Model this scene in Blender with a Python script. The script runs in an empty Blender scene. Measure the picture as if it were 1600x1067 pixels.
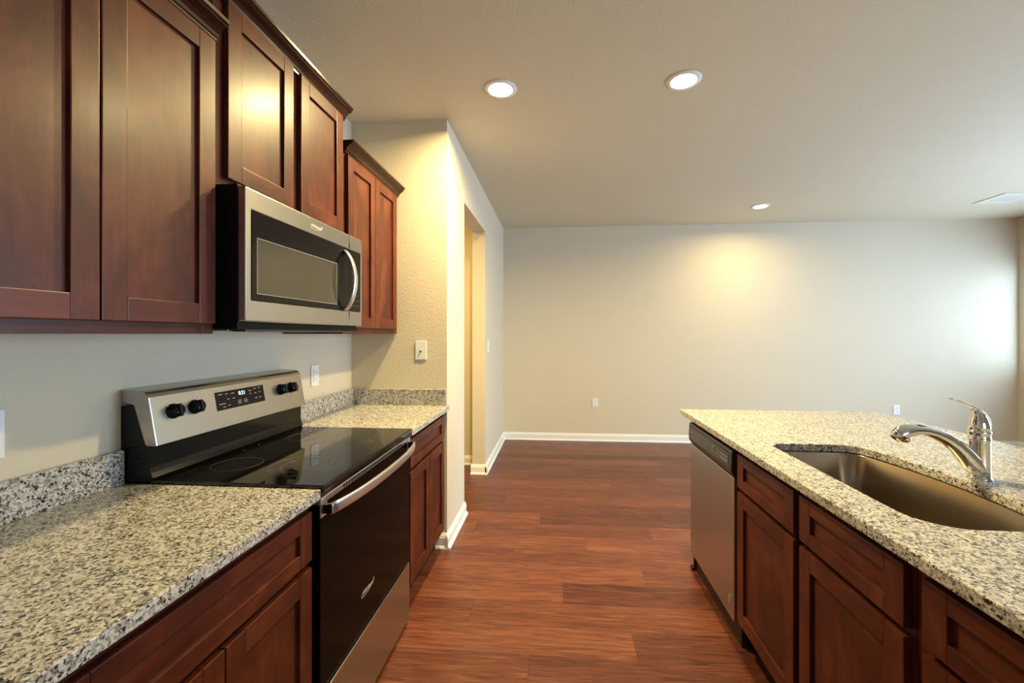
import bpy, bmesh, math, random
from mathutils import Vector, Matrix
random.seed(7)
S = bpy.context.scene
COL = S.collection
R = math.radians
PI = math.pi

# ------------------------------------------------------------------ camera
cd = bpy.data.cameras.new('camera'); cam = bpy.data.objects.new('camera', cd); COL.objects.link(cam)
cam.location = (0, 0, 1.372); cam.rotation_euler = (PI/2, 0, 0.0789)
cd.sensor_width = 36; cd.lens = 658.64/1600*36
cd.shift_x = -19.84/1600; cd.shift_y = -11.95/1600
cd.clip_start = .02
S.camera = cam
S.view_settings.view_transform = 'Standard'; S.view_settings.look = 'None'
S.view_settings.gamma = 1; S.view_settings.use_curve_mapping = False
S.view_settings.exposure = 0.06
S.cycles.max_bounces = 10; S.cycles.diffuse_bounces = 5; S.cycles.glossy_bounces = 5
S.cycles.sample_clamp_indirect = 6; S.cycles.use_denoising = True

# ------------------------------------------------------------------ sky and daylight
W = bpy.data.worlds.new('sky'); S.world = W; W.use_nodes = True
bgn = W.node_tree.nodes['Background']; bgn.inputs[0].default_value = (.62, .80, 1, 1); bgn.inputs[1].default_value = 1.5
LAMP_COL = (1.0, .78, .36); HALL_COL = (1.0, .72, .24); LAMP_W = 58; LAMP_FAR_W = 20; HALL_W = 30
DAY_COL = (.54, .745, 1.0)

def area(name, loc, rot, sx, sy, power, col, spread=PI):
    l = bpy.data.lights.new(name, 'AREA'); l.shape = 'RECTANGLE'; l.size = sx; l.size_y = sy
    l.energy = power; l.color = col; l.spread = spread
    o = bpy.data.objects.new(name, l); COL.objects.link(o); o.location = loc; o.rotation_euler = rot
    return o
# daylight just outside the right-wall window and glass door; rear lamp is added fill
area('daylight_window', (5.66, 4.60, 1.55), (0, PI/2, 0), 1.15, 1.5, 52, DAY_COL)
area('daylight_glass_door', (5.66, 2.45, 1.05), (0, PI/2, 0), 2.0, 1.75, 270, DAY_COL)
area('added_rear_fill', (2.2, -3.16, 1.45), (PI/2, 0, 0), 2.2, 1.3, 35, DAY_COL)

# ------------------------------------------------------------------ materials
def new_mat(name):
    m = bpy.data.materials.new(name); m.use_nodes = True
    nt = m.node_tree; return m, nt, nt.nodes['Principled BSDF']
def simple(name, col, rough=.5, metal=0, spec=.5, coat=0, emit=None, estr=0):
    m, nt, b = new_mat(name)
    b.inputs['Base Color'].default_value = (*col, 1); b.inputs['Roughness'].default_value = rough
    b.inputs['Metallic'].default_value = metal; b.inputs['Specular IOR Level'].default_value = spec
    b.inputs['Coat Weight'].default_value = coat; b.inputs['Coat Roughness'].default_value = .05
    if emit: b.inputs['Emission Color'].default_value = (*emit, 1); b.inputs['Emission Strength'].default_value = estr
    return m
class NT:
    def __init__(s, nt): s.nt = nt
    def n(s, t, **k):
        x = s.nt.nodes.new(t)
        for a, v in k.items(): setattr(x, a, v)
        return x
    def l(s, a, b): s.nt.links.new(a, b)
    def math(s, op, a, b=None, c=None):
        x = s.n('ShaderNodeMath', operation=op)
        for i, v in enumerate((a, b, c)):
            if v is None: continue
            if isinstance(v, (int, float)): x.inputs[i].default_value = v
            else: s.l(v, x.inputs[i])
        return x.outputs[0]
    def ramp(s, f, stops, interp='LINEAR'):
        x = s.n('ShaderNodeValToRGB'); cr = x.color_ramp; cr.interpolation = interp
        while len(cr.elements) < len(stops): cr.elements.new(.5)
        for e, (p, c) in zip(cr.elements, stops): e.position = p; e.color = (*c, 1)
        s.l(f, x.inputs[0]); return x.outputs[0]
    def mapping(s, v, scale, loc=(0, 0, 0)):
        x = s.n('ShaderNodeMapping'); x.inputs['Scale'].default_value = scale; x.inputs['Location'].default_value = loc
        s.l(v, x.inputs[0]); return x.outputs[0]
    def noise(s, v, scale, detail=2, rough=.5, dist=0):
        x = s.n('ShaderNodeTexNoise'); x.inputs['Scale'].default_value = scale; x.inputs['Detail'].default_value = detail
        x.inputs['Roughness'].default_value = rough; x.inputs['Distortion'].default_value = dist
        s.l(v, x.inputs['Vector']); return x.outputs['Fac'], x.outputs['Color']
    def mix(s, f, a, b, mode='MIX'):
        x = s.n('ShaderNodeMix', data_type='RGBA', blend_type=mode)
        for i, v in ((0, f), (6, a), (7, b)):
            if isinstance(v, (int, float)): x.inputs[i].default_value = v
            elif isinstance(v, tuple): x.inputs[i].default_value = (*v, 1)
            else: s.l(v, x.inputs[i])
        return x.outputs[2]
    def bump(s, h, strength, dist, b):
        x = s.n('ShaderNodeBump'); x.inputs['Strength'].default_value = strength; x.inputs['Distance'].default_value = dist
        s.l(h, x.inputs['Height']); s.l(x.outputs[0], b.inputs['Normal'])
    def obj(s): return s.n('ShaderNodeTexCoord').outputs['Object']
    def rnd(s): return s.n('ShaderNodeObjectInfo').outputs['Random']

def paint(name, col, scale, strength):
    m, nt, b = new_mat(name); t = NT(nt); v = t.obj()
    b.inputs['Base Color'].default_value = (*col, 1); b.inputs['Roughness'].default_value = .75
    b.inputs['Specular IOR Level'].default_value = .25
    f, _ = t.noise(v, scale, 2, .5)
    h = t.ramp(f, [(.42, (0, 0, 0)), (.62, (1, 1, 1))])
    t.bump(h, strength, .004, b); return m
M_WALL = paint('wall_paint_orange_peel', (.655, .582, .445), 150, .20)
M_CEIL = paint('ceiling_paint_orange_peel', (.65, .585, .435), 150, .25)
M_TRIM = simple('white_trim_paint', (.82, .81, .78), .35)
M_PLATE = simple('white_plastic', (.80, .80, .79), .35)
M_DARK = simple('black_slot', (.01, .01, .01), .5)

def wood(name, axis, k=.74):
    m, nt, b = new_mat(name); t = NT(nt); v = t.obj()
    off = t.n('ShaderNodeVectorMath', operation='ADD'); t.l(v, off.inputs[0])
    cmb = t.n('ShaderNodeCombineXYZ'); r = t.math('MULTIPLY', t.rnd(), 37.0)
    for i in range(3): t.l(r, cmb.inputs[i])
    t.l(cmb.outputs[0], off.inputs[1]); vv = off.outputs[0]
    sc = {'Z': (22, 22, 1.6), 'Y': (22, 1.6, 22)}[axis]
    g, _ = t.noise(t.mapping(vv, sc), 3.0, 5, .6, .4)
    bl, _ = t.noise(t.mapping(vv, {'Z': (1.3, 1.3, .6), 'Y': (1.3, .6, 1.3)}[axis]), 6.0, 4, .6, .9)
    fine, _ = t.noise(t.mapping(vv, {'Z': (260, 260, 9), 'Y': (260, 9, 260)}[axis]), 1.0, 2, .5)
    mixf = t.math('ADD', t.math('MULTIPLY', g, .24), t.math('MULTIPLY', bl, .76))
    mixf = t.math('ADD', mixf, t.math('MULTIPLY', t.math('SUBTRACT', fine, .5), .06))
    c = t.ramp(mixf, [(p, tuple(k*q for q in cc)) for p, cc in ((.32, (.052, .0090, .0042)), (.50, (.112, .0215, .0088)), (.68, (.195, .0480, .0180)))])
    t.l(c, b.inputs['Base Color'])
    b.inputs['Roughness'].default_value = .41; b.inputs['Specular IOR Level'].default_value = .25
    b.inputs['Coat Weight'].default_value = .11; b.inputs['Coat Roughness'].default_value = .24
    t.bump(fine, .05, .001, b); return m
M_WV = wood('cherry_stained_maple_upright', 'Z'); M_WH = wood('cherry_stained_maple_level', 'Y')
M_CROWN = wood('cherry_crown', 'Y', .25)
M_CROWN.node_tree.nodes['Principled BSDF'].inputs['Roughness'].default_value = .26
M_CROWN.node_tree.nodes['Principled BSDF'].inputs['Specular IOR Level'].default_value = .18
M_KICK = simple('dark_toe_kick', (.035, .011, .007), .5)

def granite():
    m, nt, b = new_mat('speckled_granite'); t = NT(nt); v = t.obj()
    _, nc = t.noise(v, 90, 3, .6)
    d = t.n('ShaderNodeVectorMath', operation='MULTIPLY_ADD'); t.l(nc, d.inputs[0]); d.inputs[1].default_value = (.012,)*3; t.l(v, d.inputs[2])
    dv = d.outputs[0]
    def vor(sc):
        x = t.n('ShaderNodeTexVoronoi'); x.inputs['Scale'].default_value = sc; t.l(dv, x.inputs['Vector'])
        sep = t.n('ShaderNodeSeparateColor'); t.l(x.outputs['Color'], sep.inputs[0]); return sep.outputs[0], sep.outputs[1]
    a, a2 = vor(215); c, _ = vor(470)
    cl, _ = t.noise(v, 55, 3, .6)
    val = t.math('ADD', t.math('MULTIPLY', a, .62), t.math('MULTIPLY', cl, .62))
    val = t.math('ADD', val, t.math('MULTIPLY', t.math('SUBTRACT', c, .5), .22))
    col = t.ramp(val, [(.29, (.014, .013, .013)), (.37, (.050, .042, .036)), (.45, (.165, .140, .112)), (.53, (.335, .305, .258)), (.66, (.495, .470, .420)), (.90, (.650, .635, .595))])
    grey = t.math('GREATER_THAN', a2, .80)
    col = t.mix(t.math('MULTIPLY', grey, .6), col, (.30, .29, .275))
    t.l(col, b.inputs['Base Color'])
    b.inputs['Roughness'].default_value = .16; b.inputs['Specular IOR Level'].default_value = .5
    return m
M_GRAN = granite()

def floor_mat():
    m, nt, b = new_mat('reddish_plank_flooring'); t = NT(nt); v = t.obj()
    sp = t.n('ShaderNodeSeparateXYZ'); t.l(v, sp.inputs[0]); x, y = sp.outputs[0], sp.outputs[1]
    PW, PL = .178, 1.22
    y = t.math('SUBTRACT', y, .017)
    row = t.math('FLOOR', t.math('DIVIDE', y, PW))
    xo = t.math('ADD', t.math('DIVIDE', x, PL), t.math('FRACT', t.math('MULTIPLY_ADD', row, .626, .466)))
    pl = t.math('FLOOR', xo)
    cmb = t.n('ShaderNodeCombineXYZ'); t.l(row, cmb.inputs[0]); t.l(pl, cmb.inputs[1])
    w2 = t.n('ShaderNodeTexWhiteNoise', noise_dimensions='2D'); t.l(cmb.outputs[0], w2.inputs['Vector'])
    rv = w2.outputs[0]
    gv = t.n('ShaderNodeCombineXYZ'); t.l(t.math('ADD', x, t.math('MULTIPLY', rv, 31.0)), gv.inputs[0]); t.l(y, gv.inputs[1]); t.l(t.math('MULTIPLY', rv, 9.0), gv.inputs[2])
    g1, _ = t.noise(t.mapping(gv.outputs[0], (2.2, 26, 1)), 1.6, 6, .62, 1.6)
    g2, _ = t.noise(t.mapping(gv.outputs[0], (6, 210, 1)), 1.0, 6, .65, .4)
    g3, _ = t.noise(t.mapping(gv.outputs[0], (1.0, 5, 1)), 1.3, 2, .5)
    f = t.math('ADD', t.math('MULTIPLY', g1, .46), t.math('MULTIPLY', g2, .40))
    f = t.math('ADD', f, t.math('MULTIPLY', g3, .14))
    f = t.math('ADD', f, t.math('MULTIPLY', t.math('SUBTRACT', rv, .5), .13))
    c = t.ramp(f, [(.37, (.038, .0100, .0062)), (.45, (.090, .0240, .0130)), (.53, (.138, .0395, .0210)), (.64, (.220, .075, .040))])
    fy = t.math('FRACT', t.math('DIVIDE', y, PW)); fx = t.math('FRACT', xo)
    e1 = t.math('LESS_THAN', fy, .012); e2 = t.math('LESS_THAN', fx, .0018)
    seam = t.math('MAXIMUM', e1, e2)
    c = t.mix(t.math('MULTIPLY', seam, .55), c, (.03, .009, .005))
    t.l(c, b.inputs['Base Color'])
    t.l(t.math('ADD', t.math('MULTIPLY', g2, .18), .28), b.inputs['Roughness'])
    b.inputs['Specular IOR Level'].default_value = .45
    t.bump(t.math('SUBTRACT', g2, t.math('MULTIPLY', seam, 1.0)), .12, .001, b)
    return m
M_FLOOR = floor_mat()

def steel(name, col, rough, axis):
    m, nt, b = new_mat(name); t = NT(nt); v = t.obj()
    b.inputs['Metallic'].default_value = 1
    sc = {'Y': (500, 4, 500), 'Z': (500, 500, 4)}[axis]
    f, _ = t.noise(t.mapping(v, sc), 1.0, 3, .6)
    t.l(t.ramp(f, [(.3, tuple(c*.985 for c in col)), (.7, col)]), b.inputs['Base Color'])
    t.l(t.math('ADD', t.math('MULTIPLY', f, .02), rough-.01), b.inputs['Roughness'])
    return m
M_STEEL = steel('brushed_stainless', (.45, .43, .39), .29, 'Y')
M_STEEL2 = steel('brushed_stainless_upright', (.50, .475, .46), .34, 'Z')
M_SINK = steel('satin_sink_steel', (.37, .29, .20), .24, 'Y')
M_CHROME = simple('polished_chrome', (.80, .80, .80), .045, 1)
M_HANDLE = simple('satin_bright_steel', (.78, .77, .75), .30, 1)
M_GLASSK = simple('black_ceramic_glass', (.0035, .0032, .003), .035, 0, .6)
M_OVENG = simple('black_oven_glass', (.004, .0028, .0024), .06, 0, .05)
M_BLACK = simple('black_enamel', (.006, .006, .006), .16, 0, .22)
M_BLACKM = simple('matte_black', (.004, .004, .004), .5, 0, .15)
M_DWCTL = simple('charcoal_plastic', (.035, .031, .031), .28, 0, .5)
M_MWIN = simple('tinted_microwave_window', (.055, .047, .030), .10, 0, .5)
M_MBORD = simple('black_microwave_glass', (.008, .0065, .005), .08, 0, .15)
M_PRINT = simple('pale_print', (.45, .45, .43), .5)
M_RING = simple('grey_burner_print', (.10, .10, .095), .25)
M_DIGIT = simple('clock_digits', (.6, .8, 1), .5, emit=(.55, .85, 1), estr=1.2)
M_BADGE = simple('bright_badge', (.72, .70, .64), .35, .3)
M_LENS = simple('lamp_lens', (1, 1, 1), .5, emit=(1, .90, .70), estr=9)
M_VENT = simple('white_vent_metal', (.72, .68, .58), .5)
def pane_mat():
    m = bpy.data.materials.new('window_glass'); m.use_nodes = True; nt = m.node_tree; nt.nodes.clear(); t = NT(nt)
    o = t.n('ShaderNodeOutputMaterial'); mx = t.n('ShaderNodeMixShader'); tr = t.n('ShaderNodeBsdfTransparent'); gl = t.n('ShaderNodeBsdfGlossy')
    gl.inputs['Roughness'].default_value = .02; mx.inputs[0].default_value = .06
    t.l(tr.outputs[0], mx.inputs[1]); t.l(gl.outputs[0], mx.inputs[2]); t.l(mx.outputs[0], o.inputs[0]); return m
M_PANE = pane_mat()

# ------------------------------------------------------------------ mesh helpers
class MB:
    def __init__(s): s.bm = bmesh.new()
    def _tag(s, faces, mi, smooth=False):
        for f in faces:
            f.material_index = mi; f.smooth = smooth
    def box(s, x0, x1, y0, y1, z0, z1, bev=0, mi=0, seg=2):
        n0 = set(s.bm.faces)
        r = bmesh.ops.create_cube(s.bm, size=1)
        for v in r['verts']:
            v.co = Vector(((x0+x1)/2+v.co.x*(x1-x0), (y0+y1)/2+v.co.y*(y1-y0), (z0+z1)/2+v.co.z*(z1-z0)))
        if bev:
            es = list({e for v in r['verts'] for e in v.link_edges})
            bmesh.ops.bevel(s.bm, geom=es, offset=bev, segments=seg, affect='EDGES', profile=.6)
        s._tag([f for f in s.bm.faces if f not in n0], mi); return s
    def prism(s, pts, axis, a0, a1, mi=0, smooth=False):
        # pts: closed 2D outline; axis 'X','Y','Z'; other two axes in cyclic-free order (X: y,z) (Y: x,z) (Z: x,y)
        def P(p, a): return {'X': (a, p[0], p[1]), 'Y': (p[0], a, p[1]), 'Z': (p[0], p[1], a)}[axis]
        A = [s.bm.verts.new(P(p, a0)) for p in pts]; B = [s.bm.verts.new(P(p, a1)) for p in pts]
        fs = []; n = len(pts)
        for i in range(n):
            f = s.bm.faces.new((A[i], A[(i+1) % n], B[(i+1) % n], B[i])); f.smooth = smooth; fs.append(f)
        fs.append(s.bm.faces.new(A[::-1])); fs.append(s.bm.faces.new(B))
        for f in fs: f.material_index = mi
        bmesh.ops.recalc_face_normals(s.bm, faces=fs); return s
    def lathe(s, prof, origin, axis=(0, 0, 1), seg=32, mi=0, caps=True):
        q = Vector((0, 0, 1)).rotation_difference(Vector(axis)); o = Vector(origin); rings = []
        for r, h in prof:
            rings.append([s.bm.verts.new(o + q @ Vector((r*math.cos(2*PI*i/seg), r*math.sin(2*PI*i/seg), h))) for i in range(seg)])
        fs = []
        for a, b in zip(rings, rings[1:]):
            for i in range(seg):
                f = s.bm.faces.new((a[i], a[(i+1) % seg], b[(i+1) % seg], b[i])); f.smooth = True; fs.append(f)
        if caps: fs += [s.bm.faces.new(rings[0][::-1]), s.bm.faces.new(rings[-1])]
        for f in fs: f.material_index = mi
        return s
    def sweep(s, path, side, seg=16, mi=0, power=1.0, smooth=True):
        # path: (point, half width along side, half thickness across); superellipse section
        side = Vector(side).normalized(); rings = []; n = len(path)
        for k, (p, a, b) in enumerate(path):
            t = (Vector(path[min(k+1, n-1)][0]) - Vector(path[max(k-1, 0)][0])).normalized()
            up = side.cross(t).normalized(); ring = []
            for i in range(seg):
                c, d = math.cos(2*PI*(i+.5)/seg), math.sin(2*PI*(i+.5)/seg)
                c = math.copysign(abs(c)**power, c); d = math.copysign(abs(d)**power, d)
                ring.append(s.bm.verts.new(Vector(p) + side*a*c + up*b*d))
            rings.append(ring)
        fs = []
        for a, b in zip(rings, rings[1:]):
            for i in range(seg):
                f = s.bm.faces.new((a[i], a[(i+1) % seg], b[(i+1) % seg], b[i])); f.smooth = smooth; fs.append(f)
        fs += [s.bm.faces.new(rings[0][::-1]), s.bm.faces.new(rings[-1])]
        for f in fs: f.material_index = mi
        bmesh.ops.recalc_face_normals(s.bm, faces=fs); return s
    def ring(s, c, r0, r1, z0, z1, seg=64, mi=0):
        return s.lathe([(r0, z0), (r1, z0), (r1, z1), (r0, z1), (r0, z0)], c, seg=seg, mi=mi, caps=False)
    def text(s, string, size, origin, right, up, shear=0, mi=0, align='CENTER', lift=.0004, bold=0):
        cu = bpy.data.curves.new('t', 'FONT'); cu.body = string; cu.size = size; cu.shear = shear; cu.align_x = align; cu.align_y = 'CENTER'
        cu.offset = bold; cu.resolution_u = 3; cu.extrude = lift/2
        o = bpy.data.objects.new('t', cu); COL.objects.link(o)
        me = bpy.data.meshes.new_from_object(o.evaluated_get(bpy.context.evaluated_depsgraph_get()))
        bpy.data.objects.remove(o); bpy.data.curves.remove(cu)
        rt, u = Vector(right), Vector(up); nm = rt.cross(u); og = Vector(origin)
        vs = [s.bm.verts.new(og + rt*v.co.x + u*v.co.y + nm*(v.co.z+lift/2)) for v in me.vertices]
        for p in me.polygons:
            try: f = s.bm.faces.new([vs[i] for i in p.vertices]); f.material_index = mi
            except ValueError: pass
        bpy.data.meshes.remove(me); return s
    def build(s, name, mats, parent=None, origin=None):
        if not isinstance(mats, (list, tuple)): mats = [mats]
        loc = Vector((0, 0, 0))
        q = parent
        while q is not None: loc = loc + q.location; q = q.parent
        top = parent is None
        if top and origin is not None: loc = Vector(origin)
        for v in s.bm.verts: v.co -= loc
        me = bpy.data.meshes.new(name); s.bm.to_mesh(me); s.bm.free()
        for m in mats: me.materials.append(m)
        o = bpy.data.objects.new(name, me); COL.objects.link(o)
        if parent is not None: o.parent = parent
        elif origin is not None: o.location = origin
        return o
def tag(o, label, cat, group=None):
    o['label'] = label; o['category'] = cat
    if group: o['group'] = group
    return o
def thing(name, label, cat, loc, group=None):
    o = bpy.data.objects.new(name, None); COL.objects.link(o); o.location = loc; o.empty_display_size = .1
    return tag(o, label, cat, group)
def struct(name, mb, mat, parent=None):
    o = mb.build(name, mat, parent); o['kind'] = 'structure'; return o
def bevel_mod(o, w, seg=2, ang=50):
    b = o.modifiers.new('bevel', 'BEVEL'); b.width = w; b.segments = seg; b.limit_method = 'ANGLE'; b.angle_limit = R(ang)

# ------------------------------------------------------------------ room shell
XL, XP, XPI, XR = -1.345, -.7104, -.838, 5.46      # kitchen wall, passage wall (both faces), right wall
YE, YD0, YD1, YB, YF = 2.657, 3.158, 4.082, 5.46, -3.0
ZC, ZD = 2.748, 2.371
struct('floor', MB().box(-3.2, 5.6, -3.2, 5.6, -.1, 0), M_FLOOR)
struct('ceiling', MB().box(-3.2, 5.6, -3.2, 5.6, ZC, ZC+.1), M_CEIL)
struct('wall_left', MB().box(XL-.12, XL, -3.12, YE, 0, ZC), M_WALL)
struct('wall_left_end', MB().box(XL-.12, XP, YE, YE+.12, 0, ZC, .0), M_WALL)
w = MB().box(XPI, XP, YE+.12, YD0, 0, ZC).box(XPI, XP, YD1, YB, 0, ZC).box(XPI, XP, YD0, YD1, ZD, ZC)
struct('wall_passage', w, M_WALL)
struct('wall_back', MB().box(-3.2, XR+.12, YB, YB+.12, 0, ZC), M_WALL)
struct('wall_hall', MB().box(-3.08, XPI, 4.37, 4.47, 0, ZC), M_WALL)
struct('wall_hall_end', MB().box(-3.2, -3.08, YE+.12, YB, 0, ZC).box(-3.08, XL-.12, YE, YE+.12, 0, ZC), M_WALL)
# right wall with a window and a glass door; rear opening added for fill
def wall_holes_x(x0, x1, y0, y1, holes):
    b = MB(); ys = y0
    for (a, c, z0, z1) in sorted(holes):
        b.box(x0, x1, ys, a, 0, ZC)
        if z0 > 0: b.box(x0, x1, a, c, 0, z0)
        b.box(x0, x1, a, c, z1, ZC); ys = c
    b.box(x0, x1, ys, y1, 0, ZC); return b
WIN = (3.84, 5.38, .96, 2.14); DOOR = (1.55, 3.35, 0, 2.07); WREAR_FILL = (1.1, 3.3, .8, 2.1)
struct('wall_right', wall_holes_x(XR, XR+.12, -3.12, YB, [WIN, DOOR]), M_WALL)
b = MB().box(XL, WREAR_FILL[0], YF-.12, YF, 0, ZC).box(WREAR_FILL[1], XR, YF-.12, YF, 0, ZC).box(WREAR_FILL[0], WREAR_FILL[1], YF-.12, YF, 0, WREAR_FILL[2]).box(WREAR_FILL[0], WREAR_FILL[1], YF-.12, YF, WREAR_FILL[3], ZC)
struct('wall_front', b, M_WALL)
def win_x(name, x, h, mull):
    y0, y1, z0, z1 = h; f = .045
    b = MB().box(x, x+.06, y0, y0+f, z0, z1).box(x, x+.06, y1-f, y1, z0, z1).box(x, x+.06, y0+f, y1-f, z0, z0+f).box(x, x+.06, y0+f, y1-f, z1-f, z1)
    if mull == 'v': b.box(x, x+.06, (y0+y1)/2-.03, (y0+y1)/2+.03, z0+f, z1-f)
    else: b.box(x, x+.06, y0+f, y1-f, (z0+z1)/2-.02, (z0+z1)/2+.02)
    o = struct(name, b, M_TRIM)
    MB().box(x+.028, x+.034, y0+f, y1-f, z0+f, z1-f).build('pane', M_PANE, o)['kind'] = 'structure'
win_x('window_1', XR+.03, WIN, 'h'); win_x('door_1', XR+.03, DOOR, 'v')
y = YF-.09
b = MB(); x0, x1, z0, z1 = WREAR_FILL
b.box(x0, x0+.045, y, y+.06, z0, z1).box(x1-.045, x1, y, y+.06, z0, z1).box(x0+.045, x1-.045, y, y+.06, z0, z0+.045).box(x0+.045, x1-.045, y, y+.06, z1-.045, z1)
o = struct('added_fill_window', b, M_TRIM)  # unseen rear window, added to let fill light into the room
MB().box(x0+.045, x1-.045, y+.028, y+.034, z0+.045, z1-.045).build('pane', M_PANE, o)['kind'] = 'structure'

# baseboards: tall board with stepped bead, plus shoe moulding
BB = [(0, 0), (.027, 0), (.027, .006), (.024, .013), (.015, .018), (.014, .018), (.014, .068), (.0105, .074), (.0105, .079), (.006, .086), (.004, .093), (0, .095)]
def base_run(b, axis, wall, sgn, a0, a1):
    # board on a wall plane; axis is the direction it runs; sgn is the side it sticks out to
    pts = [(wall+sgn*p, z) for p, z in BB]
    b.prism(pts, axis, a0, a1)
T = .027
b = MB(); base_run(b, 'Y', XP, 1, YE-T, YD0+.014); base_run(b, 'X', YE, -1, -.782, XP+.0)
struct('baseboard_left_end', b, M_TRIM)
b = MB(); base_run(b, 'Y', XP, 1, YD1-.014, YB); base_run(b, 'X', YD1, -1, XPI-.014, XP+.027)
struct('baseboard_passage', b, M_TRIM)
b = MB(); base_run(b, 'X', YB, -1, XP, XR); struct('baseboard_back', b, M_TRIM)
b = MB(); base_run(b, 'X', 4.37, -1, -3.0, XPI-.015); struct('baseboard_hall', b, M_TRIM)
b = MB(); base_run(b, 'Y', XR, -1, DOOR[1]+.02, YB); struct('baseboard_right', b, M_TRIM)

# ------------------------------------------------------------------ cabinets
ST = .057       # stile and rail width
def shaker(name, parent, xf, sgn, y0, y1, z0, z1, rail=ST, stile=ST):
    """five-piece front; xf = front plane, sgn = direction it faces along X"""
    th = .019; a, c = sorted((xf, xf-sgn*th)); bv = .0022
    b = MB()
    b.box(a, c, y0, y0+stile, z0, z1, bv, 0).box(a, c, y1-stile, y1, z0, z1, bv, 0)
    b.box(a, c, y0+stile, y1-stile, z0, z0+rail, bv, 1).box(a, c, y0+stile, y1-stile, z1-rail, z1, bv, 1)
    d = b.build(name, [M_WV, M_WH], parent)
    p0, p1 = sorted((xf-sgn*.0105, xf-sgn*.0165))
    MB().box(p0, p1, y0+stile-.001, y1-stile+.001, z0+rail-.001, z1-rail+.001).build('panel', M_WH if (y1-y0) > 2*(z1-z0) else M_WV, d)
    return d
def carcass(parent, xb, xf, y0, y1, z0, z1, top=True):
    """box of side, back and bottom panels; xb = back plane, xf = plane behind the face frame"""
    a, c = sorted((xb, xf)); t = .016; b = MB()
    b.box(a, c, y0, y0+t, z0, z1).box(a, c, y1-t, y1, z0, z1).box(a, c, y0+t, y1-t, z0, z0+t)
    k0, k1 = sorted((xb, xb+(.006 if xf > xb else -.006))); b.box(k0, k1, y0+t, y1-t, z0+t, z1)
    if top: b.box(a, c, y0+t, y1-t, z1-t, z1)
    return b.build('body', M_WV, parent)
def face_frame(parent, x0, x1, y0, y1, z0, z1, mids=(), rails=(), w=.038, mw_=.072):
    b = MB().box(x0, x1, y0, y0+w, z0, z1, .001).box(x0, x1, y1-w, y1, z0, z1, .001)
    b.box(x0, x1, y0+w, y1-w, z0, z0+w, 0, 1).box(x0, x1, y0+w, y1-w, z1-w, z1, 0, 1)
    for m in mids: b.box(x0, x1, m-mw_/2, m+mw_/2, z0+w, z1-w)
    for z in rails: b.box(x0, x1, y0+w, y1-w, z-w/2, z+w/2, 0, 1)
    return b.build('face_frame', [M_WV, M_WH], parent)
CR = [(0, 0), (.012, 0), (.013, .007), (.017, .009), (.020, .018), (.028, .028), (.040, .036), (.047, .039), (.047, .044), (.054, .047), (.056, .056), (0, .056)]
def crown(parent, xf, y0, y1, z, left_return=False):
    pts = [(xf+p, z+q) for p, q in CR]
    b = MB(); b.prism(pts, 'Y', y0, y1)
    if left_return: b.prism([(y0-p, z+q) for p, q in CR], 'X', XL+.01, xf+.056)
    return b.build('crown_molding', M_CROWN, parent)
G = .004
UF = -1.040    # face of the upper face frames
def upper(label, y0, y1, z0, z1, doors, crown_z, left_ret=False, crown_y1=None, mids=()):
    t = thing('wall_cabinet', label, 'cabinet', ((XL+UF)/2, (y0+y1)/2, z0))
    carcass(t, XL+.001, UF-.019, y0, y1, z0, z1)
    face_frame(t, UF-.019, UF, y0, y1, z0, z1, mids, w=.038)
    for a, c, d0, d1 in doors: shaker('door', t, UF+.0195, 1, a, c, d0, d1)
    crown(t, UF, y0, crown_y1 or y1, crown_z, left_ret); return t
upper('tall cherry wall cabinet nearest the camera, two doors, above the left granite counter', .512, 1.196, 1.372, 2.286, [(.548, .8645, 1.402, 2.248), (.8685, 1.184, 1.402, 2.248)], 2.256)
upper('short raised cherry wall cabinet mounted directly above the microwave', 1.198, 1.963, 1.829, 2.438, [(1.232, 1.558, 1.857, 2.410), (1.606, 1.934, 1.857, 2.410)], 2.401, True, None, (1.590,))
upper('cherry wall cabinet in the corner against the yellow end wall, right of the microwave', 1.966, 2.653, 1.372, 2.286, [(1.985, 2.2915, 1.402, 2.248), (2.2955, 2.605, 1.402, 2.248)], 2.256)

BF = -.735     # face of the left base face frames
def base_cab(label, xb, xf, sgn, y0, y1, fronts, mids=(), hollow=False):
    t = thing('base_cabinet', label, 'cabinet', ((xb+xf)/2, (y0+y1)/2, 0))
    carcass(t, xb, xf-sgn*.019, y0, y1, .115, .883, not hollow)
    a, c = sorted((xf-sgn*.019, xf)); face_frame(t, a, c, y0, y1, .115, .883, mids, (.708,), .036)
    k0, k1 = sorted((xf-sgn*.075, xf-sgn*.060))
    MB().box(k0, k1, y0, y1, 0, .115).build('toe_kick', M_KICK, t)
    for kind, a, c, z0, z1 in fronts:
        shaker(kind, t, xf+sgn*.0195, sgn, a, c, z0, z1, .042 if kind == 'drawer_front' else ST)
    return t
base_cab('cherry base cabinet with wide drawer over two doors, under the near left counter', XL+.001, BF, 1, .512, 1.192,
         [('drawer_front', .535, 1.178, .712, .853), ('door', .535, .8545, .140, .692), ('door', .8585, 1.178, .140, .692)])
base_cab('cherry base cabinet right of the range, ending at the wall corner', XL+.001, BF, 1, 1.963, 2.626,
         [('drawer_front', 2.000, 2.611, .712, .857), ('door', 2.000, 2.305, .140, .695), ('door', 2.309, 2.611, .140, .695)])
IF = .787
base_cab('island base cabinet below the sink, two false drawer fronts above two doors', 1.40, IF, -1, .992, 1.903,
         [('drawer_front', 1.445, 1.878, .715, .857), ('door', 1.445, 1.878, .140, .697), ('drawer_front', 1.003, 1.412, .715, .857), ('door', 1.003, 1.412, .140, .697)], (1.428,), True)
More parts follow.
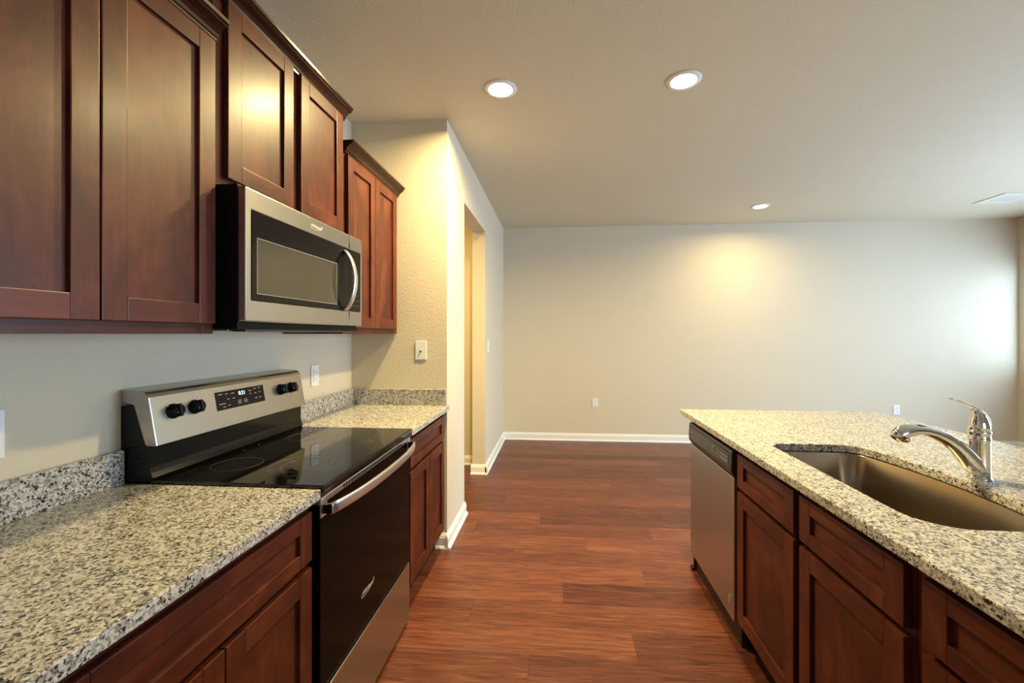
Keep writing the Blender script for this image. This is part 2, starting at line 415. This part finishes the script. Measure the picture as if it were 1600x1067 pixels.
base_cab('island base cabinet nearest the camera, cut by the lower right picture corner', 1.40, IF, -1, .36, .990,
         [('drawer_front', .385, .955, .715, .857), ('door', .385, .668, .140, .697), ('door', .672, .955, .140, .697)])
t = thing('island_end_panel', 'cherry end panel on the far end of the island, beside the dishwasher', 'panel', (1.1, 2.522, 0))
MB().box(IF, 1.40, 2.514, 2.532, 0, .883, .001).build('board', M_WV, t)
b = MB(); b.prism([(2.532, 0), (2.546, 0), (2.546, .008), (2.540, .016), (2.532, .02)], 'X', IF-.012, 1.40)
b.prism([(IF, 0), (IF-.012, 0), (IF-.012, .010), (IF-.006, .018), (IF, .02)], 'Y', 2.514, 2.546); b.build('shoe_molding', M_WH, t)
t = thing('island_back_panel', 'cherry back panel closing the seating side of the island under the overhang', 'panel', (1.41, 1.45, 0))
MB().box(1.402, 1.42, .36, 2.532, 0, .883, .001).build('board', M_WV, t)

# ------------------------------------------------------------------ counters
CF, CT, CB = -.697, .914, .884
t = thing('countertop', 'speckled granite countertop at lower left, between the range and the picture edge', 'countertop', (-1.02, .85, CB))
MB().box(XL+.001, CF, .50, 1.1915, CB, CT, .003).build('slab', M_GRAN, t)
MB().box(XL+.001, XL+.021, .50, 1.1915, CT, 1.016, .0015).build('backsplash', M_GRAN, t)
t = thing('countertop', 'small speckled granite countertop in the corner right of the range', 'countertop', (-1.02, 2.3, CB))
MB().box(XL+.001, CF+.004, 1.9615, 2.656, CB, CT, .003).build('slab', M_GRAN, t)
MB().box(XL+.001, XL+.021, 1.9615, 2.656, CT, 1.016, .0015).build('backsplash', M_GRAN, t)
MB().box(XL+.021, -.714, 2.636, 2.656, CT, 1.016, .0015).build('backsplash', M_GRAN, t)

# island slab with the sink cut-out
def sink_outline(off=0.0, n=10):
    yc, hy = 1.4535, .387-off; xf = .874+off; bow = 1.268-off
    pts = []
    def arc(cx, cy, r, a0, a1):
        for i in range(n+1):
            a = R(a0+(a1-a0)*i/n); pts.append((cx+r*math.cos(a), cy+r*math.sin(a)))
    rN, rF, rb = .105-off*.5, .060, .075
    xb = bow-.040
    arc(xf+rN, yc-hy+rN, rN, 180, 270)
    arc(xb-rb, yc-hy+rb, rb, 270, 348)
    for i in range(1, 14):
        u = -1+2*i/14; pts.append((bow-.036*u*u*1.0, yc+u*(hy-rb*1.1)))
    arc(xb-rb, yc+hy-rb, rb, 12, 90)
    arc(xf+rF, yc+hy-rF, rF, 90, 180)
    return pts
def slab_with_hole(outer, hole, z0, z1):
    bm = bmesh.new(); edges = []
    for loop in (outer, hole):
        vs = [bm.verts.new((x, y, z1)) for x, y in loop]
        edges += [bm.edges.new((vs[i], vs[(i+1) % len(vs)])) for i in range(len(vs))]
    bmesh.ops.triangle_fill(bm, use_beauty=True, use_dissolve=False, edges=edges)
    r = bmesh.ops.extrude_face_region(bm, geom=list(bm.faces))
    for v in [g for g in r['geom'] if isinstance(g, bmesh.types.BMVert)]: v.co.z = z0
    bmesh.ops.recalc_face_normals(bm, faces=list(bm.faces)); return bm
x0, x1, y0, y1 = .7425, 1.8668, .34, 2.6358
mb = MB(); mb.bm = slab_with_hole([(x0, y0), (x1, y0), (x1, y1), (x0, y1)], sink_outline(), CB, CT)
o = mb.build('countertop', M_GRAN, None, (1.3, 1.45, CB)); bevel_mod(o, .003)
tag(o, 'large speckled granite island countertop with the sink cut into it', 'countertop')

# undermount sink
t = thing('sink', 'stainless undermount sink bowl set into the granite island', 'sink', (1.07, 1.4535, .66))
mb = MB(); bm = mb.bm; rings = []
lv = [(-.022, CB-.0016), (-.004, CB-.0016), (-.001, CB-.006), (.004, .72), (.010, .700), (.022, .686), (.042, .680)]
for off, z in lv: rings.append([bm.verts.new((x, y, z)) for x, y in sink_outline(off)])
for a, c in zip(rings, rings[1:]):
    for i in range(len(a)):
        f = bm.faces.new((a[i], a[(i+1) % len(a)], c[(i+1) % len(a)], c[i])); f.smooth = True
# floor of the bowl falls to the drain
dr = [bm.verts.new((1.10+.045*math.cos(2*PI*i/len(rings[0])+PI*1.0), 1.4535+.045*math.sin(2*PI*i/len(rings[0])+PI*1.0), .674)) for i in range(len(rings[0]))]
a = rings[-1]
for i in range(len(a)):
    f = bm.faces.new((a[i], a[(i+1) % len(a)], dr[(i+1) % len(a)], dr[i])); f.smooth = True
bm.faces.new(dr)
bmesh.ops.recalc_face_normals(bm, faces=list(bm.faces))
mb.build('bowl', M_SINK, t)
MB().lathe([(.043, .0), (.043, .004), (.034, .005), (.030, .001), (.0, .001)], (1.10, 1.4535, .6745), seg=32).build('drain', M_CHROME, t)

# faucet
FX, FY = 1.331, 1.445
t = thing('faucet', 'chrome single lever kitchen faucet behind the island sink', 'faucet', (FX, FY, CT))
MB().lathe([(.0305, 0), (.0305, .004), (.027, .007), (.0262, .03), (.0258, .118), (.0262, .120)], (FX, FY, CT), seg=40).build('body', M_CHROME, t)
sp = [((1.333, FY, .928), .024, .010), ((1.322, FY, .944), .0245, .024), ((1.304, FY, .968), .023, .025), ((1.284, FY, .994), .021, .0225), ((1.258, FY, 1.019), .0195, .0195),
      ((1.228, FY, 1.040), .0185, .0170), ((1.195, FY, 1.055), .018, .0150), ((1.165, FY, 1.063), .018, .0145), ((1.138, FY, 1.064), .019, .0160),
      ((1.115, FY, 1.060), .0205, .0190), ((1.096, FY, 1.051), .0205, .0200), ((1.082, FY, 1.041), .017, .016), ((1.077, FY, 1.037), .009, .008)]
sp = [(p, a*1.12, b_*1.15) for p, a, b_ in sp]
s_ = MB().sweep(sp, (0, 1, 0), 24).build('spout', M_CHROME, t)
MB().lathe([(.0165, 0), (.0185, .004), (.0185, .022), (.015, .026)], (1.107, FY, 1.027), (-.12, 0, 1), 28).lathe([(.013, -.001), (.013, .001)], (1.107, FY, 1.027), (-.12, 0, 1), 24, 1).build('spray_head', [M_CHROME, M_BLACKM], s_)
MB().sweep([((1.168, FY, 1.0775), .010, .0012), ((1.150, FY, 1.0795), .011, .002), ((1.132, FY, 1.0795), .010, .0012)], (0, 1, 0), 12).build('spray_button', M_BLACKM, s_)
MB().lathe([(.0262, .120), (.0270, .1215), (.0274, .125), (.0270, .1285), (.0262, .130), (.0262, .143), (.0272, .1445), (.0279, .148), (.0272, .1515), (.0262, .153)], (FX, FY, CT), seg=40).build('collar', M_CHROME, t)
hd = [((FX, FY, CT+.152), .0262, .0262), ((FX, FY, CT+.166), .0255, .0258), ((FX-.001, FY, CT+.182), .0228, .0232), ((FX-.003, FY, CT+.196), .0185, .0185), ((FX-.008, FY, CT+.208), .0135, .0125), ((FX-.016, FY, CT+.217), .009, .006)]
h = MB().sweep(hd, (0, 1, 0), 28).build('cap', M_CHROME, t)
lvp = [((FX+.0245, FY, CT+.156), .009, .0035), ((FX+.0245, FY, CT+.172), .0115, .0040), ((FX+.018, FY, CT+.190), .0135, .0042), ((FX+.005, FY, CT+.207), .0140, .0042), ((FX-.014, FY, CT+.222), .0132, .0040), ((FX-.038, FY, CT+.2345), .0118, .0036),
       ((FX-.062, FY, CT+.244), .0100, .0032), ((FX-.083, FY, CT+.2505), .0080, .0032), ((FX-.091, FY, CT+.2525), .0045, .002)]
MB().sweep(lvp, (0, 1, 0), 18, power=.8).build('lever', M_CHROME, t)

# ------------------------------------------------------------------ range
RY0, RY1 = 1.1965, 1.9575; RC = (RY0+RY1)/2
rg = thing('electric_range', 'stainless and black freestanding electric range between the two granite counters', 'range', (-1.02, RC, 0))
MB().box(XL+.02, -.742, RY0+.002, RY1-.002, .03, .900, .003).build('body', M_BLACK, rg)
for yy in (RY0+.05, RY1-.05):
    for xx in (-1.25, -.80): MB().lathe([(.018, 0), (.018, .03)], (xx, yy, 0), seg=16).build('foot', M_BLACKM, rg)
ck = MB().box(-1.262, -.692, RY0, RY1, .901, .922, .004, 0, 3).build('cooktop', M_GLASSK, rg)
for cx, cy, rs in ((-.862, 1.385, (.115, .078)), (-1.105, 1.375, (.078,)), (-1.100, 1.775, (.078,)), (-.862, 1.765, (.102, .066))):
    b = MB()
    for r in rs: b.ring((cx, cy, 0), r-.0011, r, .9220, .9224)
    b.build('burner_ring', M_RING, ck)
for cy in (1.54, 1.62): MB().lathe([(.0022, .922), (.0022, .9223)], (-1.21, cy, 0), seg=10).build('indicator_light', M_PRINT, ck)
# fascia strip under the cooktop lip
MB().box(-.742, -.700, RY0+.001, RY1-.001, .884, .9005, .003).build('front_fascia', M_BLACK, rg)
# black riser and stainless console
rs = [(-1.342, .9005), (-1.262, .9005), (-1.240, .9225), (-1.236, .930), (-1.243, .945), (-1.247, .960), (-1.246, 1.030), (-1.300, 1.150), (-1.342, 1.150)]
MB().prism(rs, 'Y', RY0, RY1).build('riser', M_BLACK, rg)
b = MB(); outer = [(-1.225, 1.026), (-1.2235, 1.029), (-1.2500, 1.176), (-1.2545, 1.186), (-1.263, 1.193), (-1.275, 1.197), (-1.335, 1.2005), (-1.342, 1.200)]
inner = [(-1.342, 1.160), (-1.300, 1.152), (-1.262, 1.030), (-1.255, 1.026)]
b.prism(outer+inner, 'Y', RY0-.001, RY1+.001)
con = b.build('control_console', M_STEEL, rg); bevel_mod(con, .004, 3, 60)
# helpers on the sloped console face
F0, F1 = Vector((-1.2235, 0, 1.029)), Vector((-1.2500, 0, 1.176)); UPV = (F1-F0).normalized(); NRM = Vector((UPV.z, 0, -UPV.x))
def face_pt(y, z, lift=0.0):
    k = (z-1.029)/(1.176-1.029); p = F0.lerp(F1, k); return Vector((p.x, y, p.z)) + NRM*lift
def slab_on_face(b, y0, y1, z0, z1, th, mi=0):
    ps = [face_pt(y0, z0), face_pt(y1, z0), face_pt(y1, z1), face_pt(y0, z1)]
    A = [b.bm.verts.new(p) for p in ps]; B = [b.bm.verts.new(p+NRM*th) for p in ps]
    fs = [b.bm.faces.new(B)] + [b.bm.faces.new((A[i], A[(i+1) % 4], B[(i+1) % 4], B[i])) for i in range(4)] + [b.bm.faces.new(A[::-1])]
    for f in fs: f.material_index = mi
b = MB(); slab_on_face(b, 1.440, 1.690, 1.090, 1.157, .0012)
dp = b.build('display_panel', M_MBORD, rg)
b = MB(); b.text('0:21', .021, face_pt(1.5685, 1.140, .0014), (0, 1, 0), UPV, 0, bold=.0002); b.build('clock_digits', M_DIGIT, dp)
b = MB()
for y, z, wd in ((1.463, 1.147, .020), (1.492, 1.146, .012), (1.522, 1.145, .016), (1.497, 1.126, .012), (1.524, 1.126, .012), (1.466, 1.112, .030), (1.474, 1.100, .014), (1.498, 1.103, .010),
                 (1.611, 1.143, .016), (1.640, 1.148, .014), (1.664, 1.149, .012), (1.612, 1.131, .010), (1.640, 1.130, .011), (1.664, 1.131, .009), (1.640, 1.110, .014), (1.664, 1.110, .012)):
    b = MB(); slab_on_face(b, y-wd/2, y+wd/2, z-.0011, z+.0011, .0016); b.build('key_label', M_PRINT, dp)
for y in (1.551, 1.583):
    b = MB()
    for q in ((-.009, .009, .0065, .0075), (-.009, .009, -.0075, -.0065), (-.009, -.008, -.0075, .0075), (.008, .009, -.0075, .0075), (-.003, .003, -.003, .003)):
        slab_on_face(b, y+q[0], y+q[1], 1.108+q[2], 1.108+q[3], .0016)
    b.build('key_symbol', M_PRINT, dp)
def knob(y):
    c = face_pt(y, 1.1225)
    k = MB().lathe([(.0245, 0), (.0245, .004), (.0215, .007), (.0205, .020), (.0190, .026), (.0, .0265)], c, NRM, 32).build('knob', M_BLACK, rg)
    b = MB(); up = UPV      # raised grip bar
    A = []
    for hgt, w2, l2 in ((.006, .0062, .0222), (.030, .0050, .0205), (.032, .0038, .0190)):
        A.append([b.bm.verts.new(c+NRM*hgt+Vector((0, sx*w2, 0))+up*sz*l2) for sx, sz in ((-1, -1), (1, -1), (1, 1), (-1, 1))])
    for r0, r1 in zip(A, A[1:]):
        for i in range(4): b.bm.faces.new((r0[i], r0[(i+1) % 4], r1[(i+1) % 4], r1[i]))
    b.bm.faces.new(A[-1]); b.bm.faces.new(A[0][::-1]); b.build('grip', M_BLACK, k)
    b = MB()
    for a in range(-130, 131, 26):
        p = c + (UPV*math.cos(R(a)) + Vector((0, 1, 0))*math.sin(R(a)))*.032
        b.lathe([(.0011, 0), (.0011, .0004)], p, NRM, 8)
    b.build('dial_marks', M_DARK, k)
for y in (1.268, 1.349, 1.795, 1.868): knob(y)

# oven door
od = MB().box(-.741, -.7045, RY0+.002, RY1-.002, .302, .862, .004).build('oven_door', M_OVENG, rg)
MB().box(-.741, -.7030, RY0+.001, RY1-.001, .8625, .8835, .003).build('door_trim', M_HANDLE, od)
b = MB()
for i in range(30):
    y = 1.335+i*.0172; b.box(-.7035, -.7022, y, y+.010, .8665, .8800)
b.build('vent_slots', M_DARK, od)
hw = []
for i in range(25):
    u = -1+2*i/24; y = RC+u*.366
    x = -.6775+.034*(1-u**4*.5-u*u*.5)
    hw.append(((x, y, .8480), .0165, .0055))
hb = MB().sweep(hw, (0, 0, 1), 16, power=.45)
hb.build('handle', M_HANDLE, od)
for ya, yb in ((RY0+.001, RY0+.036), (RY1-.036, RY1-.001)):
    MB().box(-.7050, -.7005, ya, yb, .824, .8835, .0015).build('mount_plate', M_HANDLE, od)
for ya, yb in ((RY0+.012, RY0+.026), (RY1-.026, RY1-.012)):
    MB().box(-.7008, -.676, ya, yb, .834, .862, .001).build('handle_post', M_BLACK, od)
b = MB(); b.text('Whirlpool', .022, (-.7043, 1.515, .430), (0, 1, 0), (0, 0, 1), .35, bold=.0004)
sw = [((-.7041, 1.515+.052*math.cos(R(a)), .431+.014*math.sin(R(a))+.006*math.cos(R(a))), .0002, .0010) for a in range(150, 400, 10)]
b.sweep(sw, (1, 0, 0), 6); b.build('badge', M_BADGE, od)
# storage drawer
dw = MB().box(-.741, -.7035, RY0+.002, RY1-.002, .028, .288, .003).build('storage_drawer', M_STEEL, rg)

# ------------------------------------------------------------------ microwave
MX = -.942
mw = thing('microwave', 'stainless over-the-range microwave hung below the short wall cabinet', 'microwave', (-1.14, 1.582, 1.385))
MB().box(XL+.001, -.9675, 1.2035, 1.9605, 1.386, 1.8275, .002).build('body', M_BLACKM, mw)
b = MB()
b.box(-1.30, -1.02, 1.23, 1.50, 1.381, 1.3865, .001).box(-1.30, -1.02, 1.62, 1.92, 1.381, 1.3865, .001)
for i in range(18): b.box(-1.29+i*.0148, -1.283+i*.0148, 1.64, 1.90, 1.3795, 1.3815)
b.build('grease_filter', M_STEEL2, mw)
MB().box(-1.015, -.97, 1.24, 1.92, 1.379, 1.3865, .001).build('bottom_vent', M_DWCTL, mw)
def rect_loop(b, x0, x1, y0, y1, z0, z1, w):
    b.box(x0, x1, y0, y1, z0, z0+w).box(x0, x1, y0, y1, z1-w, z1).box(x0, x1, y0, y0+w, z0+w, z1-w).box(x0, x1, y1-w, y1, z0+w, z1-w)
def plate_hole(x0, x1, outer, inner):
    rc = lambda q: [(q[0], q[2]), (q[1], q[2]), (q[1], q[3]), (q[0], q[3])]
    mb = MB(); mb.bm.free(); mb.bm = slab_with_hole(rc(outer), rc(inner), x0, x1)
    for v in mb.bm.verts: v.co = Vector((v.co.z, v.co.x, v.co.y))
    bmesh.ops.recalc_face_normals(mb.bm, faces=list(mb.bm.faces)); return mb
md = plate_hole(-.967, MX, (1.2035, 1.8395, 1.409, 1.8205), (1.230, 1.835, 1.476, 1.7545)).build('door', M_STEEL, mw); bevel_mod(md, .005, 3)
mg = MB().box(-.9665, MX+.0003, 1.2305, 1.8395, 1.4765, 1.754, .0006).build('door_glass', M_MBORD, mw)
MB().box(MX-.0020, MX+.0006, 1.254, 1.732, 1.499, 1.672).build('window', M_MWIN, mg)
b = MB(); rect_loop(b, MX-.0014, MX+.0008, 1.2525, 1.7335, 1.4975, 1.6735, .0012); b.build('window_border', M_PRINT, mg)
mc = plate_hole(-.967, MX, (1.8410, 1.9605, 1.409, 1.8205), (1.845, 1.9485, 1.476, 1.7545)).build('control_panel', M_STEEL, mw); bevel_mod(mc, .003, 3)
cp = MB().box(-.9665, MX+.0003, 1.8412, 1.948, 1.4765, 1.754, .0006).build('keypad', M_MBORD, mw)
M_DIM = simple('dim_key_print', (.12, .115, .10), .5)
for r in range(7):
    for c in range(3):
        MB().box(MX, MX+.0006, 1.868+c*.024, 1.868+c*.024+.010, 1.500+r*.024, 1.5025+r*.024).build('key_label', M_DIM, cp)
hm = []
for i in range(23):
    u = -1+2*i/22; hm.append(((MX-.001+.048*(1-u*u)**.8 + .004, 1.795, 1.607+u*.131), .0150, .0062))
MB().sweep(hm, (0, 1, 0), 14, power=.55).build('handle', M_HANDLE, md)
b = MB(); b.text('Whirlpool', .017, (MX+.0001, 1.580, 1.7900), (0, 1, 0), (0, 0, 1), .35, bold=.0004)
b.sweep([((MX+.0003, 1.580+.040*math.cos(R(a)), 1.790+.0115*math.sin(R(a))+.004*math.cos(R(a))), .0002, .0009) for a in range(150, 400, 10)], (1, 0, 0), 6)
b.build('badge', M_BADGE, md)

# ------------------------------------------------------------------ dishwasher
dwt = thing('dishwasher', 'stainless dishwasher with black control strip at the far end of the island', 'dishwasher', (1.09, 2.209, 0))
D0, D1 = 1.9085, 2.511
MB().box(.800, 1.38, D0+.002, D1-.002, .10, .868, .002).build('tub', M_BLACKM, dwt)
MB().box(.800, .82, D0+.002, D1-.002, .0, .10).build('toe_kick', M_KICK, dwt)
dd = MB().box(.7655, .7995, D0, D1, .112, .742, .004).build('door', M_STEEL2, dwt)
b = MB(); prof = [(.7995, .744), (.769, .744), (.757, .762), (.754, .775), (.757, .853), (.762, .862), (.7995, .862)]
b.prism(prof, 'Y', D0, D1); cp = b.build('control_strip', M_DWCTL, dwt); bevel_mod(cp, .004, 3)
b = MB(); rect_loop(b, .7542, .7552, D0+.025, D1-.02, .776, .846, .0014); b.build('strip_groove', M_DARK, cp)
MB().box(.7535, .7545, 2.438, 2.462, .8164, .8196).build('key_label', M_PRINT, cp)
b = MB(); rect_loop(b, .7533, .7543, 2.118, 2.134, .798, .824, .0022); b.build('start_key', M_PRINT, cp)
for y, wd in ((2.075, .004), (2.05, .004), (2.02, .012), (1.99, .012), (1.962, .010)):
    for z in (.797, .806, .820): MB().box(.7535, .7545, y-wd, y+wd, z-.0013, z+.0013).build('key_label', M_PRINT, cp)
M_ETCH = simple('etched_mark', (.40, .33, .29), .5, 1)
b = MB(); C0 = (.7654, 1.955, .190)
b.lathe([(.020, 0), (.0215, 0), (.0215, .0006), (.020, .0006), (.020, 0)], C0, (-1, 0, 0), 32, caps=False)
for k in range(5): b.box(.7649, .7656, 1.942, 1.968, .180+k*.005, .1816+k*.005)
b.build('etched_seal', M_ETCH, dd)

# ------------------------------------------------------------------ outlets and switches
def plate_at(label, cat, c, n, kind, w=.072, h=.117):
    """c = centre on the wall, n = wall normal"""
    t = thing('wall_outlet' if cat == 'outlet' else 'light_switch', label, cat, c)
    n = Vector(n); r = Vector((0, 0, 1)).cross(n); c = Vector(c)
    def bx(b, u0, u1, z0, z1, d0, d1, bev=0, mi=0):
        p, q = c+r*u0+n*d0, c+r*u1+n*d1
        x0, x1 = sorted((p.x, q.x)); y0, y1 = sorted((p.y, q.y)); b.box(x0, x1, y0, y1, c.z+z0, c.z+z1, bev, mi)
    b = MB(); bx(b, -w/2, w/2, -h/2, h/2, .0005, .0065, .0018); pl = b.build('cover_plate', M_PLATE, t)
    if kind == 'duplex':
        for z in (-.020, .020):
            b = MB(); bx(b, -.0165, .0165, z-.0145, z+.0145, .0055, .0085, .0012); rc = b.build('receptacle', M_PLATE, t)
            for q in ((-.0075, -.0055, z-.002, z+.0065), (.0055, .0075, z-.002, z+.0065), (-.002, .002, z-.0095, z-.006)):
                b = MB(); bx(b, *q, .008, .0088); b.build('slot', M_DARK, rc)
    elif kind == 'decora':
        b = MB(); bx(b, -.0168, .0168, -.0335, .0335, .0055, .0085, .001); rc = b.build('receptacle', M_PLATE, t)
        for z in (-.020, .020):
            for q in ((-.0075, -.0055, z-.002, z+.0065), (.0055, .0075, z-.002, z+.0065), (-.002, .002, z-.0095, z-.006)):
                b = MB(); bx(b, *q, .008, .0088); b.build('slot', M_DARK, rc)
        for q in ((-.0184, -.0168), (.0168, .0184)):
            b = MB(); bx(b, *q, -.0345, .0345, .0062, .0068); b.build('gap', M_DARK, rc)
    else:
        b = MB(); bx(b, -.005, .005, -.012, .012, .0062, .0072, 0); fr = b.build('toggle_slot', M_DARK, t)
        b = MB(); bx(b, -.0035, .0035, -.002, .010, .0065, .016, .001); b.build('toggle', M_PLATE, t)
    return t
plate_at('white wall outlet cut by the left picture edge, above the near counter', 'outlet', (XL, .885, 1.130), (1, 0, 0), 'decora')
plate_at('white wall outlet between the range console and the corner, above the small counter', 'outlet', (XL, 2.233, 1.142), (1, 0, 0), 'decora')
plate_at('white light switch on the yellow end wall beside the corner wall cabinet', 'switch', (-.880, YE, 1.266), (0, -1, 0), 'toggle')
plate_at('small white light switch on the passage wall beyond the doorway', 'switch', (XP, 4.245, 1.245), (1, 0, 0), 'toggle')
plate_at('low white wall outlet on the far wall, left of the island', 'outlet', (.474, YB, .487), (0, -1, 0), 'duplex')
plate_at('low white wall outlet on the far wall, seen just above the island counter', 'outlet', (4.096, YB, .450), (0, -1, 0), 'duplex')

# ------------------------------------------------------------------ ceiling lights and vent
def downlight(label, x, y, power, group=None, r=.092):
    t = thing('recessed_light', label, 'ceiling light', (x, y, ZC), group)
    MB().lathe([(r*.74, -.0075), (r*.80, -.0085), (r*.96, -.0050), (r, -.0005), (r*.74, -.0005), (r*.74, -.0075)], (x, y, ZC), seg=48, caps=False).build('trim_ring', M_TRIM, t)
    MB().lathe([(r*.73, -.0030), (r*.70, -.0090), (r*.45, -.0130), (.0, -.0145)], (x, y, ZC), seg=40).build('lens', M_LENS, t)
    l = bpy.data.lights.new('bulb', 'AREA'); l.shape = 'DISK'; l.size = r*1.3; l.energy = power; l.color = HALL_COL if power == HALL_W else LAMP_COL; l.spread = R(168)
    o = bpy.data.objects.new('bulb', l); COL.objects.link(o); o.parent = t; o.location = (0, 0, -.017)
    return t
downlight('round recessed ceiling light nearest the wall cabinets, left of the front pair', -.322, 2.350, LAMP_W)
downlight('round recessed ceiling light above the aisle, right of the front pair', .680, 2.348, LAMP_W)
downlight('small distant recessed ceiling light close to the far wall', 2.172, 4.728, LAMP_FAR_W)
downlight('recessed ceiling light in the hall behind the doorway', -1.75, 3.6, HALL_W)
t = thing('ceiling_vent', 'white rectangular air vent in the ceiling at the right edge', 'vent', (4.53, 4.64, ZC))
b = MB(); rect = (4.355, 4.705, 4.475, 4.805)
x0, x1, y0, y1 = rect; w_ = .075
b.box(x0, x1, y0, y0+w_, ZC-.007, ZC-.0005, .002).box(x0, x1, y1-w_, y1, ZC-.007, ZC-.0005, .002).box(x0, x0+w_, y0+w_, y1-w_, ZC-.007, ZC-.0005, .002).box(x1-w_, x1, y0+w_, y1-w_, ZC-.007, ZC-.0005, .002)
b.build('frame', M_VENT, t)
b = MB().box(x0+w_, x1-w_, y0+w_, y1-w_, ZC-.0015, ZC-.0008)
for i in range(9):
    yy = y0+w_+.008+i*.020
    b.prism([(yy, ZC-.001), (yy+.002, ZC-.001), (yy+.014, ZC-.008), (yy+.012, ZC-.008)], 'X', x0+w_, x1-w_)
b.build('louvers', simple('grey_louver', (.50, .46, .39), .5), t)
